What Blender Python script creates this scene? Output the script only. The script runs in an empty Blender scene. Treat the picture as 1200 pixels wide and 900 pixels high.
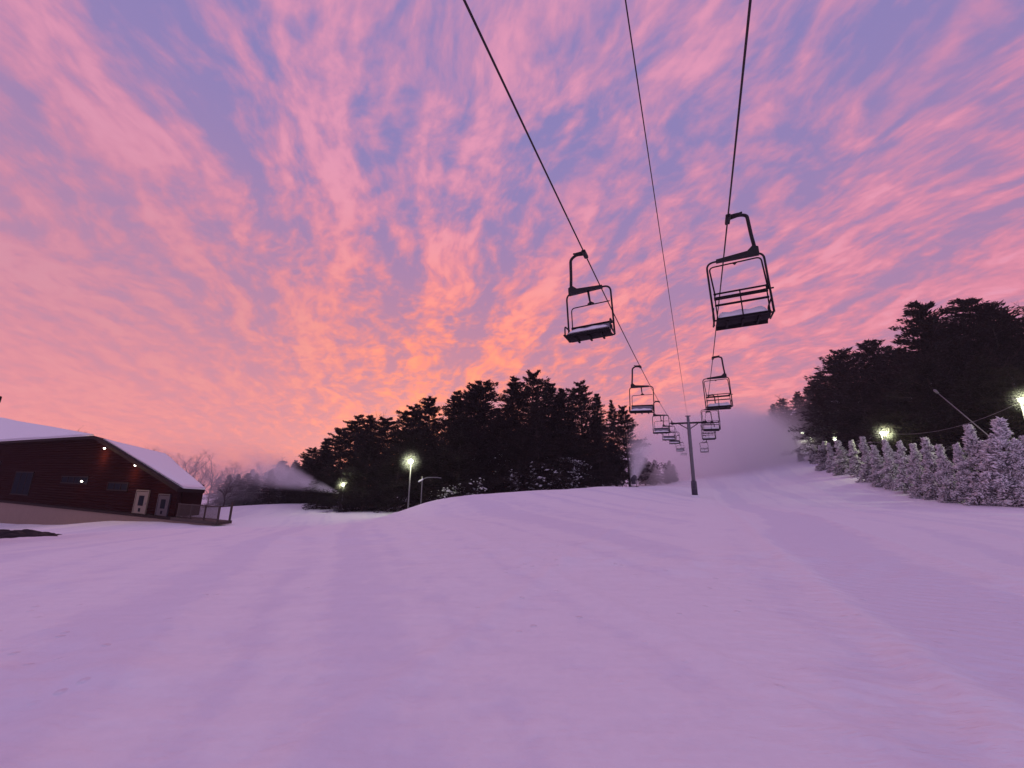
import bpy, bmesh, math, random
import numpy as np
from mathutils import Vector, Matrix

random.seed(11)
rng = np.random.default_rng(11)
S = bpy.context.scene
COL = S.collection
R = math.radians
CAM_H = 1.7

# ------------------------------------------------------------------ scene objects
def link(o, parent=None):
    COL.objects.link(o)
    if parent is not None:
        o.parent = parent
    return o

def tag(o, label=None, cat=None, group=None, kind=None):
    if label: o['label'] = label
    if cat: o['category'] = cat
    if group: o['group'] = group
    if kind: o['kind'] = kind
    return o

def thing(name, label, cat, loc=(0, 0, 0), rz=0.0, group=None):
    o = bpy.data.objects.new(name, None)
    o.empty_display_size = 0.2
    o.location = loc
    o.rotation_euler = (0, 0, rz)
    link(o)
    return tag(o, label, cat, group)

def copy_tree(o, parent=None):
    c = o.copy()
    COL.objects.link(c)
    c.parent = parent
    for ch in list(o.children):
        copy_tree(ch, c)
    return c

class MB:
    """collects shapes and links them as ONE mesh object"""
    def __init__(self):
        self.v, self.f, self.sm = [], [], []
    def add(self, vs, fs, smooth=False):
        b = len(self.v)
        self.v.extend([tuple(p) for p in vs])
        self.f.extend([tuple(i + b for i in q) for q in fs])
        self.sm.extend([smooth] * len(fs))
        return self
    def box(self, c, s, rz=0.0, axes=None):
        hx, hy, hz = s[0] / 2, s[1] / 2, s[2] / 2
        bv = min(0.012, 0.15 * min(s))
        bm = bmesh.new()
        bmesh.ops.create_cube(bm, size=1)
        for v in bm.verts:
            v.co = Vector((v.co.x * s[0], v.co.y * s[1], v.co.z * s[2]))
        bmesh.ops.bevel(bm, geom=list(bm.edges), offset=bv, segments=1, affect='EDGES')
        if axes:
            X, Y, Z = [Vector(a) for a in axes]
        else:
            X, Y, Z = Vector((math.cos(rz), math.sin(rz), 0)), Vector((-math.sin(rz), math.cos(rz), 0)), Vector((0, 0, 1))
        bm.verts.ensure_lookup_table()
        vs = [Vector(c) + X * v.co.x + Y * v.co.y + Z * v.co.z for v in bm.verts]
        fs = [[v.index for v in f.verts] for f in bm.faces]
        bm.free()
        return self.add(vs, fs)
    def tube(self, pts, r, n=10, caps=True, smooth=True):
        pts = [Vector(p) for p in pts]
        rs = r if isinstance(r, (list, tuple)) else [r] * len(pts)
        vs, fs = [], []
        up = None
        for i, p in enumerate(pts):
            a = pts[max(i - 1, 0)]; b = pts[min(i + 1, len(pts) - 1)]
            t = (b - a).normalized()
            if up is None:
                up = Vector((0, 0, 1)) if abs(t.z) < 0.9 else Vector((1, 0, 0))
            x = up.cross(t)
            if x.length < 1e-6:
                x = Vector((0, 1, 0)).cross(t)
            x.normalize()
            y = t.cross(x).normalized()
            up = y
            # keep width at bends
            for k in range(n):
                an = 2 * math.pi * k / n
                vs.append(p + (x * math.cos(an) + y * math.sin(an)) * rs[i])
        for i in range(len(pts) - 1):
            for k in range(n):
                k2 = (k + 1) % n
                fs.append((i * n + k, i * n + k2, (i + 1) * n + k2, (i + 1) * n + k))
        self.add(vs, fs, smooth)
        if caps:
            b = len(self.v) - len(vs)
            self.f.append(tuple(b + k for k in range(n))[::-1]); self.sm.append(False)
            self.f.append(tuple(b + (len(pts) - 1) * n + k for k in range(n))); self.sm.append(False)
        return self
    def ball(self, c, r, sx=1, sy=1, sz=1, seg=12, ring=8):
        vs = [(c[0], c[1], c[2] + r * sz)]
        for i in range(1, ring):
            th = math.pi * i / ring
            for k in range(seg):
                ph = 2 * math.pi * k / seg
                vs.append((c[0] + r * sx * math.sin(th) * math.cos(ph), c[1] + r * sy * math.sin(th) * math.sin(ph), c[2] + r * sz * math.cos(th)))
        vs.append((c[0], c[1], c[2] - r * sz))
        fs = [(0, 1 + k, 1 + (k + 1) % seg) for k in range(seg)]
        for i in range(ring - 2):
            for k in range(seg):
                a = 1 + i * seg + k; b = 1 + i * seg + (k + 1) % seg
                fs.append((a, a + seg, b + seg, b))
        L = len(vs) - 1; o = 1 + (ring - 2) * seg
        fs += [(o + k, L, o + (k + 1) % seg) for k in range(seg)]
        return self.add(vs, fs, True)
    def mesh(self, name, m):
        me = bpy.data.meshes.new(name)
        me.from_pydata(self.v, [], self.f)
        me.polygons.foreach_set('use_smooth', self.sm)
        me.materials.append(m)
        me.update()
        return me
    def build(self, name, m, parent=None, loc=(0, 0, 0), rz=0.0):
        o = bpy.data.objects.new(name, self.mesh(name, m))
        o.location = loc
        o.rotation_euler = (0, 0, rz)
        return link(o, parent)

def np_mesh(name, verts, faces, m, smooth=False):
    """verts (n,3); faces (k,3) or (k,4) arrays"""
    me = bpy.data.meshes.new(name)
    verts = np.asarray(verts, np.float32); faces = np.asarray(faces, np.int32)
    k = faces.shape[1]
    me.vertices.add(len(verts)); me.vertices.foreach_set('co', verts.ravel())
    me.loops.add(faces.size); me.loops.foreach_set('vertex_index', faces.ravel())
    me.polygons.add(len(faces))
    me.polygons.foreach_set('loop_start', np.arange(0, faces.size, k, dtype=np.int32))
    me.polygons.foreach_set('loop_total', np.full(len(faces), k, np.int32))
    if smooth:
        me.polygons.foreach_set('use_smooth', np.ones(len(faces), bool))
    me.materials.append(m)
    me.update(calc_edges=True); me.validate()
    return me

# ------------------------------------------------------------------ materials
class G:
    """tiny node graph helper"""
    def __init__(self, tree):
        self.t = tree; tree.nodes.clear()
    def n(self, typ, ins=None, **props):
        nd = self.t.nodes.new(typ)
        for k, v in props.items():
            setattr(nd, k, v)
        for k, v in (ins or {}).items():
            self.put(nd.inputs[k], v)
        return nd
    def put(self, sock, v):
        if isinstance(v, bpy.types.NodeSocket):
            self.t.links.new(v, sock)
        elif isinstance(v, bpy.types.Node):
            self.t.links.new(v.outputs[0], sock)
        else:
            sock.default_value = v
    def m(self, op, a, b=None, c=None, clamp=False):
        nd = self.t.nodes.new('ShaderNodeMath'); nd.operation = op; nd.use_clamp = clamp
        for i, x in enumerate((a, b, c)):
            if x is not None: self.put(nd.inputs[i], x)
        return nd.outputs[0]
    def vm(self, op, a, b=None, scale=None):
        nd = self.t.nodes.new('ShaderNodeVectorMath'); nd.operation = op
        self.put(nd.inputs[0], a)
        if b is not None: self.put(nd.inputs[1], b)
        if scale is not None: self.put(nd.inputs['Scale'], scale)
        return nd.outputs['Value'] if op in ('DOT_PRODUCT', 'LENGTH', 'DISTANCE') else nd.outputs[0]
    def smooth(self, x, lo, hi, a=0.0, b=1.0):
        nd = self.t.nodes.new('ShaderNodeMapRange'); nd.interpolation_type = 'SMOOTHSTEP'
        for i, v in enumerate((x, lo, hi, a, b)): self.put(nd.inputs[i], v)
        return nd.outputs[0]
    def noise(self, vec, scale, detail=4, rough=0.5, dist=0.0, out=0):
        nd = self.n('ShaderNodeTexNoise', {'Vector': vec, 'Scale': scale, 'Detail': detail, 'Roughness': rough, 'Distortion': dist})
        return nd.outputs[out]
    def mix(self, f, a, b):
        nd = self.t.nodes.new('ShaderNodeMix'); nd.data_type = 'RGBA'
        for s, v in ((nd.inputs['Factor'], f), (nd.inputs[6], a), (nd.inputs[7], b)):
            if isinstance(v, tuple) and len(v) == 3: v = (*v, 1)
            self.put(s, v)
        return nd.outputs[2]
    def xyz(self, x, y, z):
        return self.n('ShaderNodeCombineXYZ', {0: x, 1: y, 2: z}).outputs[0]

def new_mat(name):
    m = bpy.data.materials.new(name); m.use_nodes = True
    return m, G(m.node_tree)

def simple(name, col, rough=0.6, metal=0.0, var=0.25, scale=6.0, bump=0.0, spec=0.4, ior=1.45):
    m, g = new_mat(name)
    tc = g.n('ShaderNodeTexCoord').outputs['Object']
    f = g.noise(tc, scale, 5, 0.6)
    lo = tuple(c * (1 - var) for c in col); hi = tuple(min(1, c * (1 + var)) for c in col)
    b = g.n('ShaderNodeBsdfPrincipled', {'Base Color': g.mix(f, lo, hi), 'Roughness': rough, 'Metallic': metal, 'IOR': ior})
    b.inputs['Specular IOR Level'].default_value = spec
    if bump:
        bp = g.n('ShaderNodeBump', {'Strength': bump, 'Distance': 0.02, 'Height': f})
        g.put(b.inputs['Normal'], bp.outputs[0])
    g.n('ShaderNodeOutputMaterial', {'Surface': b.outputs[0]})
    return m

def emit(name, col, s):
    m, g = new_mat(name)
    e = g.n('ShaderNodeEmission', {'Color': (*col, 1), 'Strength': s})
    g.n('ShaderNodeOutputMaterial', {'Surface': e.outputs[0]})
    return m

def snow_mat(name, ground=False):
    m, g = new_mat(name)
    geo = g.n('ShaderNodeNewGeometry').outputs['Position'] if ground else g.n('ShaderNodeTexCoord').outputs['Object']
    col = (0.84, 0.83, 0.86)
    if ground:
        sp = g.n('ShaderNodeSeparateXYZ', {0: geo})
        X, Y = sp.outputs[0], sp.outputs[1]
        # lateral coordinate across the piste (the piste runs along the lift line) and across the lane on the left
        wob = g.noise(geo, 0.09, 3)
        lat = g.m('ADD', g.m('SUBTRACT', g.m('MULTIPLY', X, 0.906), g.m('MULTIPLY', Y, 0.422)), g.m('MULTIPLY', wob, 3.0))
        lat2 = g.m('ADD', g.m('ADD', g.m('MULTIPLY', X, 0.93), g.m('MULTIPLY', Y, 0.36)), g.m('MULTIPLY', wob, 2.4))
        # groomed passes: packed machine-tilled snow is a little greyer than the loose snow between
        lane = g.noise(g.xyz(lat, g.m('MULTIPLY', Y, 0.02), 0.0), 0.36, 2, 0.5)
        lane2 = g.m('MULTIPLY_ADD', g.noise(g.xyz(lat2, g.m('MULTIPLY', Y, 0.02), 4.0), 0.55, 3, 0.6), .40, .29)
        right = g.smooth(lat, 0.5, 3.0)
        ln = g.m('ADD', g.m('MULTIPLY', lane, right), g.m('MULTIPLY', lane2, g.m('SUBTRACT', 1.0, right)))
        packed = g.smooth(g.m('MULTIPLY_ADD', g.m('SUBTRACT', g.noise(geo, 1.4, 4, .65), .5), .16, ln), 0.47, 0.53)
        big = g.noise(geo, 0.16, 4, 0.55)
        pack_shade = g.m('ADD', g.m('MULTIPLY_ADD', packed, 0.6, g.m('MULTIPLY', big, 0.4)), g.m('MULTIPLY', g.smooth(lat, 1.0, 7.0), .35), clamp=True)  # right side also painted darker, as if farther from the sky glow
        base = g.mix(pack_shade, (0.89, 0.865, 0.885), (0.755, 0.735, 0.825))
        # fine scrape marks and crumbs
        st = g.noise(g.xyz(g.m('MULTIPLY', lat, 1.0), g.m('MULTIPLY', Y, 5.0), 0.0), 1.1, 4, 0.65)
        fine = g.noise(geo, 9.0, 5, 0.6)
        cr = g.n('ShaderNodeTexVoronoi', {'Vector': geo, 'Scale': 3.1}).outputs[0]
        crumb = g.m('MULTIPLY', g.smooth(cr, 0.15, 0.02), g.smooth(big, 0.45, 0.55))
        cord = g.m('SINE', g.m('MULTIPLY', g.m('SUBTRACT', g.m('MULTIPLY', X, 0.42), g.m('MULTIPLY', Y, -0.9)), 26.0))
        cord = g.m('MULTIPLY', g.m('MULTIPLY', cord, 0.24), g.m('MULTIPLY', right, g.smooth(st, 0.4, 0.6)))
        h = g.m('ADD', g.m('MULTIPLY', st, 0.32), g.m('MULTIPLY', fine, 0.28))
        h = g.m('ADD', g.m('ADD', h, g.m('MULTIPLY', crumb, 0.7)), cord)
        h = g.m('ADD', h, g.m('MULTIPLY', packed, -0.35))
        relief_shade = g.m('MULTIPLY_ADD', st, .55, g.m('MULTIPLY', fine, .45))
        base = g.mix(g.smooth(relief_shade, .36, .64), g.mix(.10, base, (.45, .42, .52)), base)  # relief shading put into the colour: low spots painted darker
        bp = g.n('ShaderNodeBump', {'Strength': 0.6, 'Distance': 0.06, 'Height': h})
    else:
        f = g.noise(geo, 2.5, 5, 0.6)
        base = g.mix(f, (0.74, 0.73, 0.77), col)
        bp = g.n('ShaderNodeBump', {'Strength': 0.5, 'Distance': 0.06, 'Height': f})
    b = g.n('ShaderNodeBsdfPrincipled', {'Base Color': base, 'Roughness': 0.75, 'Normal': bp.outputs[0]})
    b.inputs['Specular IOR Level'].default_value = 0.2
    g.n('ShaderNodeOutputMaterial', {'Surface': b.outputs[0]})
    return m

def leaf_mat(name, a, b_, scale=1.3):
    m, g = new_mat(name)
    tc = g.n('ShaderNodeTexCoord').outputs['Object']
    ri = g.n('ShaderNodeObjectInfo').outputs['Random']
    f = g.m('MULTIPLY_ADD', ri, 0.3, g.m('MULTIPLY', g.noise(tc, scale, 4, 0.65), 0.7))
    p = g.n('ShaderNodeBsdfPrincipled', {'Base Color': g.mix(f, a, b_), 'Roughness': 0.8})
    p.inputs['Specular IOR Level'].default_value = 0.15
    g.n('ShaderNodeOutputMaterial', {'Surface': p.outputs[0]})
    return m

def log_mat():
    m, g = new_mat('log_wall')
    tc = g.n('ShaderNodeTexCoord').outputs['Object']
    grain = g.noise(g.vm('MULTIPLY', tc, (0.5, 0.5, 9.0)), 2.0, 5, 0.6)
    b = g.n('ShaderNodeBsdfPrincipled', {'Base Color': g.mix(grain, (0.011, 0.0024, 0.003), (0.029, 0.0055, 0.0055)), 'Roughness': 0.8})
    b.inputs['Specular IOR Level'].default_value = 0.0
    g.n('ShaderNodeOutputMaterial', {'Surface': b.outputs[0]})
    return m

M = dict(
    snow=snow_mat('snow_ground', True), snowcap=snow_mat('snow_cap'),
    rime=simple('rime', (.20, .19, .22), .8, spec=.1),
    steel=simple('dark_painted_steel', (0.014, 0.011, 0.014), 0.5, 0.2),
    seat=simple('dark_seat', (0.008, 0.006, 0.008), 0.7, spec=.2),
    galv=simple('galvanised_steel', (0.17, 0.16, 0.18), 0.5, 0.35),
    rope=simple('wire_rope', (0.035, 0.03, 0.035), 0.5, 0.4, scale=30),
    pad=simple('tower_pad', (0.06, 0.05, 0.075), 0.7),
    needles=leaf_mat('dark_needles', (0.009, 0.0065, 0.0065), (0.024, 0.018, 0.016)),
    twig=leaf_mat('bare_twigs', (0.030, 0.019, 0.018), (0.066, 0.043, 0.038)),
    bark=simple('bark', (0.045, 0.032, 0.028), 0.9, var=0.4, bump=0.4),
    frost=leaf_mat('frosted_needles', (0.58, 0.56, 0.58), (0.88, 0.86, 0.88), 2.4),
    frostdark=leaf_mat('half_frosted_needles', (0.05, 0.05, 0.05), (0.42, 0.40, 0.42), 2.0),
    log=log_mat(), fascia=simple('dark_trim', (0.016, 0.008, 0.009), 0.8, spec=.1),
    stone=simple('tan_foundation', (0.23, 0.16, 0.13), 0.85, var=0.12, scale=1.6, bump=0.25),
    cream=simple('cream_door_paint', (0.16, 0.13, 0.10), 0.55, var=0.08),
    greyd=simple('grey_door_paint', (0.035, 0.03, 0.042), 0.55, var=0.1),
    glass=simple('dark_window_glass', (0.012, 0.014, 0.022), 0.35, var=0.1, spec=0.0, ior=1.05),
    wood=simple('deck_wood', (0.055, 0.035, 0.032), 0.75, scale=12),
    dirt=simple('bare_dirt', (0.022, 0.015, 0.018), 0.95, var=0.5, scale=5, bump=0.8),
    lamp=emit('lamp_glow', (0.95, 1.0, 0.72), 14.0),
    lampw=emit('small_lamp_glow', (1.0, 0.92, 0.80), 10.0),
    gun=simple('snow_gun_paint', (0.05, 0.045, 0.06), 0.5, 0.3),
)

# ------------------------------------------------------------------ terrain
CP = np.array([
 (0,0,0),(6,0,0),(-6,0,-.02),(0,6,0),(8,8,0),(-8,8,-.12),(0,-20,.3),(30,-20,.2),(-30,-20,-.6),(20,10,.1),(-15,12,-.55),(0,15,-.1),(10,18,-.05),(22,18,0),
 (-18,15,-.85),(-24,20,-1.5),(-30,15,-1.6),(-45,20,-2.6),(-60,10,-3),
 (-15,22,-1.25),(-22.2,32.4,-2.62),(-28.5,35.3,-2.75),(-38,40,-3.1),(-47.2,43.9,-4.1),(-62,50.5,-4.9),(-33,28,-2.6),(-45,33,-3.6),(-60,38,-4.6),
 (-12.5,30,-2.07),(-10.4,29,-1.8),(-20,38,-2.5),(-20.2,49,-3.0),(-33.6,60,-2.97),(-33,50,-2.94),(-24,58,-3.0),(-14.5,44,-2.6),(-28,80,-4.6),(-60,85,-5.4),(-90,80,-6.5),
 (-6.2,29,-.50),(-3.4,30,.02),(0,33,.22),(-4,25,-.35),(-8.5,27,-1.35),(6.3,37,.44),(10.7,42,.47),(19,51,.25),(19,42,-.55),(15.7,52,.12),(12,30,-.2),(-3,22,-.45),(25,42,-.45),
 (-10.5,42,-2.6),(-6,40,-1.7),(-2,44,-1.3),(4,47,-.8),(9,55,-.6),(-8,55,-2.4),(0,62,-1.6),(15,66,-.6),(0,110,0),(-40,120,-6),
 (34,60,.14),(30,50,-.1),(37,66,1.0),(54,75,4.2),(46,62,2.1),(40,50,1.44),(35.3,38,-.07),(33.2,30,-.43),(33.8,27,-.34),(30,20,-.1),(45,20,.6),
 (43,34,1.0),(50,28,1.8),(52,42,4.0),(62,52,7),(75,30,6),(75,80,10),(85,60,11),(98,150,17.5),(72,110,12.0),(60,95,6.2),(85,130,16.5),(110,140,22),
 (46,100,1.5),(50,112,2.5),(66,142,7),(100,215,22),(30,120,1.5),(30,170,6),(0,190,2),(-120,190,-9),(-150,60,-8),(-120,-80,-4),(120,-60,4),(150,80,26),(170,180,40),(0,-130,1),
 (160,250,40),(0,270,0),(-160,270,-16)], float)

def tps_fit(P, lam=0.5):
    n = len(P); d = np.hypot(P[:, None, 0] - P[None, :, 0], P[:, None, 1] - P[None, :, 1])
    K = np.where(d > 0, d * d * np.log(np.maximum(d, 1e-9)), 0) + lam * np.eye(n)
    A = np.zeros((n + 3, n + 3)); A[:n, :n] = K
    A[:n, n] = 1; A[:n, n + 1:] = P[:, :2]; A[n:, :n] = A[:n, n:].T
    return np.linalg.solve(A, np.concatenate([P[:, 2], np.zeros(3)]))
TW = tps_fit(CP)

def vnoise(x, y, seed=0):
    xi = np.floor(x).astype(np.int64); yi = np.floor(y).astype(np.int64)
    fx = x - xi; fy = y - yi
    fx = fx * fx * (3 - 2 * fx); fy = fy * fy * (3 - 2 * fy)
    def h(a, b):
        k = (a * 374761393 + b * 668265263 + seed * 974634541) & 0x7fffffff
        k = ((k ^ (k >> 13)) * 1274126177) & 0x7fffffff
        return ((k ^ (k >> 16)) & 0xffff) / 65535.0
    return (h(xi, yi) * (1 - fx) + h(xi + 1, yi) * fx) * (1 - fy) + (h(xi, yi + 1) * (1 - fx) + h(xi + 1, yi + 1) * fx) * fy - 0.5

def ground_np(x, y):
    x = np.atleast_1d(np.asarray(x, float)); y = np.atleast_1d(np.asarray(y, float))
    r = np.hypot(x, y); k = np.minimum(1.0, 260.0 / np.maximum(r, 1e-6))
    X, Y = x * k, y * k
    out = np.empty_like(X)
    n = len(CP)
    for s in range(0, len(X), 20000):
        a, b = X[s:s + 20000], Y[s:s + 20000]
        d = np.hypot(a[:, None] - CP[None, :, 0], b[:, None] - CP[None, :, 1])
        out[s:s + 20000] = np.where(d > 0, d * d * np.log(np.maximum(d, 1e-9)), 0) @ TW[:n] + TW[n] + TW[n + 1] * a + TW[n + 2] * b
    # churned snow: clods and scuffs in patches, flattened machine passes between
    m_ = np.clip(vnoise(X / 5.0, Y / 3.0, 21) * 3.0 + .15, 0, 1) * np.clip((r - 2.5) / 3, 0, 1) * np.clip((45 - r) / 20, 0, 1)
    out += m_ * (.10 * np.maximum(0, vnoise(X / .55, Y / .38, 22) + .15) + .07 * np.maximum(0, vnoise(X / .24, Y / .2, 23)))
    out += .018 * vnoise(X / .35, Y / .45, 24) * np.clip((30 - r) / 20, 0, 1)
    # soft drift relief and shallow machine tracks
    out += 0.16 * vnoise(X / 6.0, Y / 9.0, 3) * np.clip(r / 14, 0, 1) + 0.05 * vnoise(X / 1.7, Y / 2.4, 5) * np.clip(r / 6, 0.25, 1)
    lat = X * 0.906 - Y * 0.422 + 1.2 * vnoise(X / 14, Y / 14, 8)
    for c, w, h in ((-2.6, .16, .035), (1.55, .2, .05), (4.6, .22, .06), (8.2, .25, .06), (12.2, .3, .07)):
        out += h * np.exp(-((lat - c) / w) ** 2)
    lat2 = X * 0.93 + Y * 0.36 + 1.2 * vnoise(X / 12, Y / 12, 9)
    for c, w, h in ((-2.2, .2, .04), (2.9, .16, .035), (-6.0, .25, .05), (-1.0, .5, -.02)):
        out += h * np.exp(-((lat2 - c) / w) ** 2) * (X < 4)
    return out

def gz(x, y):
    return float(ground_np([x], [y])[0])

rr = np.concatenate([[0.0], np.geomspace(0.6, 300, 330)])
ang = np.concatenate([np.linspace(-75, 75, 620, endpoint=False), np.linspace(75, 285, 130, endpoint=False)])
ang = np.radians(ang)
RR, AA = np.meshgrid(rr, ang, indexing='ij')
gx, gy = (RR * np.sin(AA)).ravel(), (RR * np.cos(AA)).ravel()
gzv = ground_np(gx, gy)
na = len(ang)
i = np.arange(len(rr) - 1)[:, None]; j = np.arange(na)[None, :]; j2 = (j + 1) % na
quads = np.stack([i * na + j, i * na + j2, (i + 1) * na + j2, (i + 1) * na + j], -1).reshape(-1, 4)[:, ::-1]
o = bpy.data.objects.new('snow_ground', np_mesh('snow_ground', np.stack([gx, gy, gzv], 1), quads, M['snow'], True))
link(o); tag(o, kind='structure')

# bare dirt bank in front of the lodge
n1, n2 = 90, 36
uu, vv = np.meshgrid(np.linspace(0, 1, n1), np.linspace(0, 1, n2), indexing='ij')
dx = (-29.5 + 9.5 * uu).ravel(); wv = (vv.ravel() - .5)
dyc = 20.2 - 2.3 * uu.ravel()
dw = 8.0 * np.sqrt(np.clip(1 - uu.ravel() ** 2.2, 0, 1)) * (1 + .5 * vnoise(uu.ravel() * 9, vv.ravel() * 3, 31))
dy = dyc + wv * dw
dh = 0.42 * (1 - (2 * wv) ** 2) * np.sqrt(np.clip(1 - uu.ravel() ** 3, 0, 1)) + (.35 * vnoise(dx / .5, dy / .5, 33) + .18 * vnoise(dx / .16, dy / .16, 34)) * (1 - (2 * wv) ** 4)
dz = ground_np(dx, dy) - .14 + dh
ii, jj = np.meshgrid(np.arange(n1 - 1), np.arange(n2 - 1), indexing='ij')
q = np.stack([ii * n2 + jj, (ii + 1) * n2 + jj, (ii + 1) * n2 + jj + 1, ii * n2 + jj + 1], -1).reshape(-1, 4)
o = bpy.data.objects.new('dirt_bank', np_mesh('dirt_bank', np.stack([dx, dy, dz], 1), q, M['dirt']))
link(o); tag(o, kind='structure')

# ------------------------------------------------------------------ chairlift
TX, TY = 0.466, 1.0
LD = Vector((0.4224, 0.9064, 0)); LN = Vector((0.9064, -0.4224, 0))       # along the lift, across it
LRZ = -math.atan2(0.466, 1)
BEND = 42.0
def rope_z(side, y):
    yy = min(max(y, -20), BEND)
    z = (6.0 - .075 * yy + .0016 * yy * yy) if side < 0 else (6.05 - .04 * yy + .0008 * yy * yy)
    if y > BEND:
        t = y - BEND
        z += 0.0 * t + 0.00022 * t * t
    return z + CAM_H
def rope_pt(side, y):
    return Vector((TX * y + (-2.376 if side < 0 else 1.222), y, rope_z(side, y)))
def comm_pt(y):
    yy = min(y, BEND)
    return Vector((.4608 * y - .394, y, 6.75 - .04 * yy + .0006 * yy * yy + CAM_H + (0.00022 * (y - BEND) ** 2 if y > BEND else 0) - .25 * max(0, 1 - abs(y - BEND) / 20)))

ys = list(np.arange(-14, 122, 2.0))
for side, lab in ((-1, 'left steel haul rope with snow dusted chairs coming down from the hill'), (1, 'right steel haul rope carrying slat backed chairs up the hill')):
    mb = MB().tube([rope_pt(side, y) for y in ys], 0.0175, 8)
    tag(mb.build('haul_rope', M['rope']), lab, 'cable', 'chairlift cables')
mb = MB().tube([comm_pt(y) for y in ys], 0.0105, 6)
tag(mb.build('communication_cable', M['rope']), 'thin dark cable running between the two haul ropes to the tower top', 'cable', 'chairlift cables')

def rounded(pts, rad, seg=6):
    """polyline with rounded corners"""
    pts = [Vector(p) for p in pts]; out = [pts[0]]
    for a, b, c in zip(pts, pts[1:], pts[2:]):
        u = (a - b).normalized(); w = (c - b).normalized()
        r = min(rad, (a - b).length * .45, (c - b).length * .45)
        p0, p1 = b + u * r, b + w * r
        for k in range(seg + 1):
            t = k / seg
            out.append(p0.lerp(b, t).lerp(b.lerp(p1, t), t))
    out.append(pts[-1])
    return out

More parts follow.
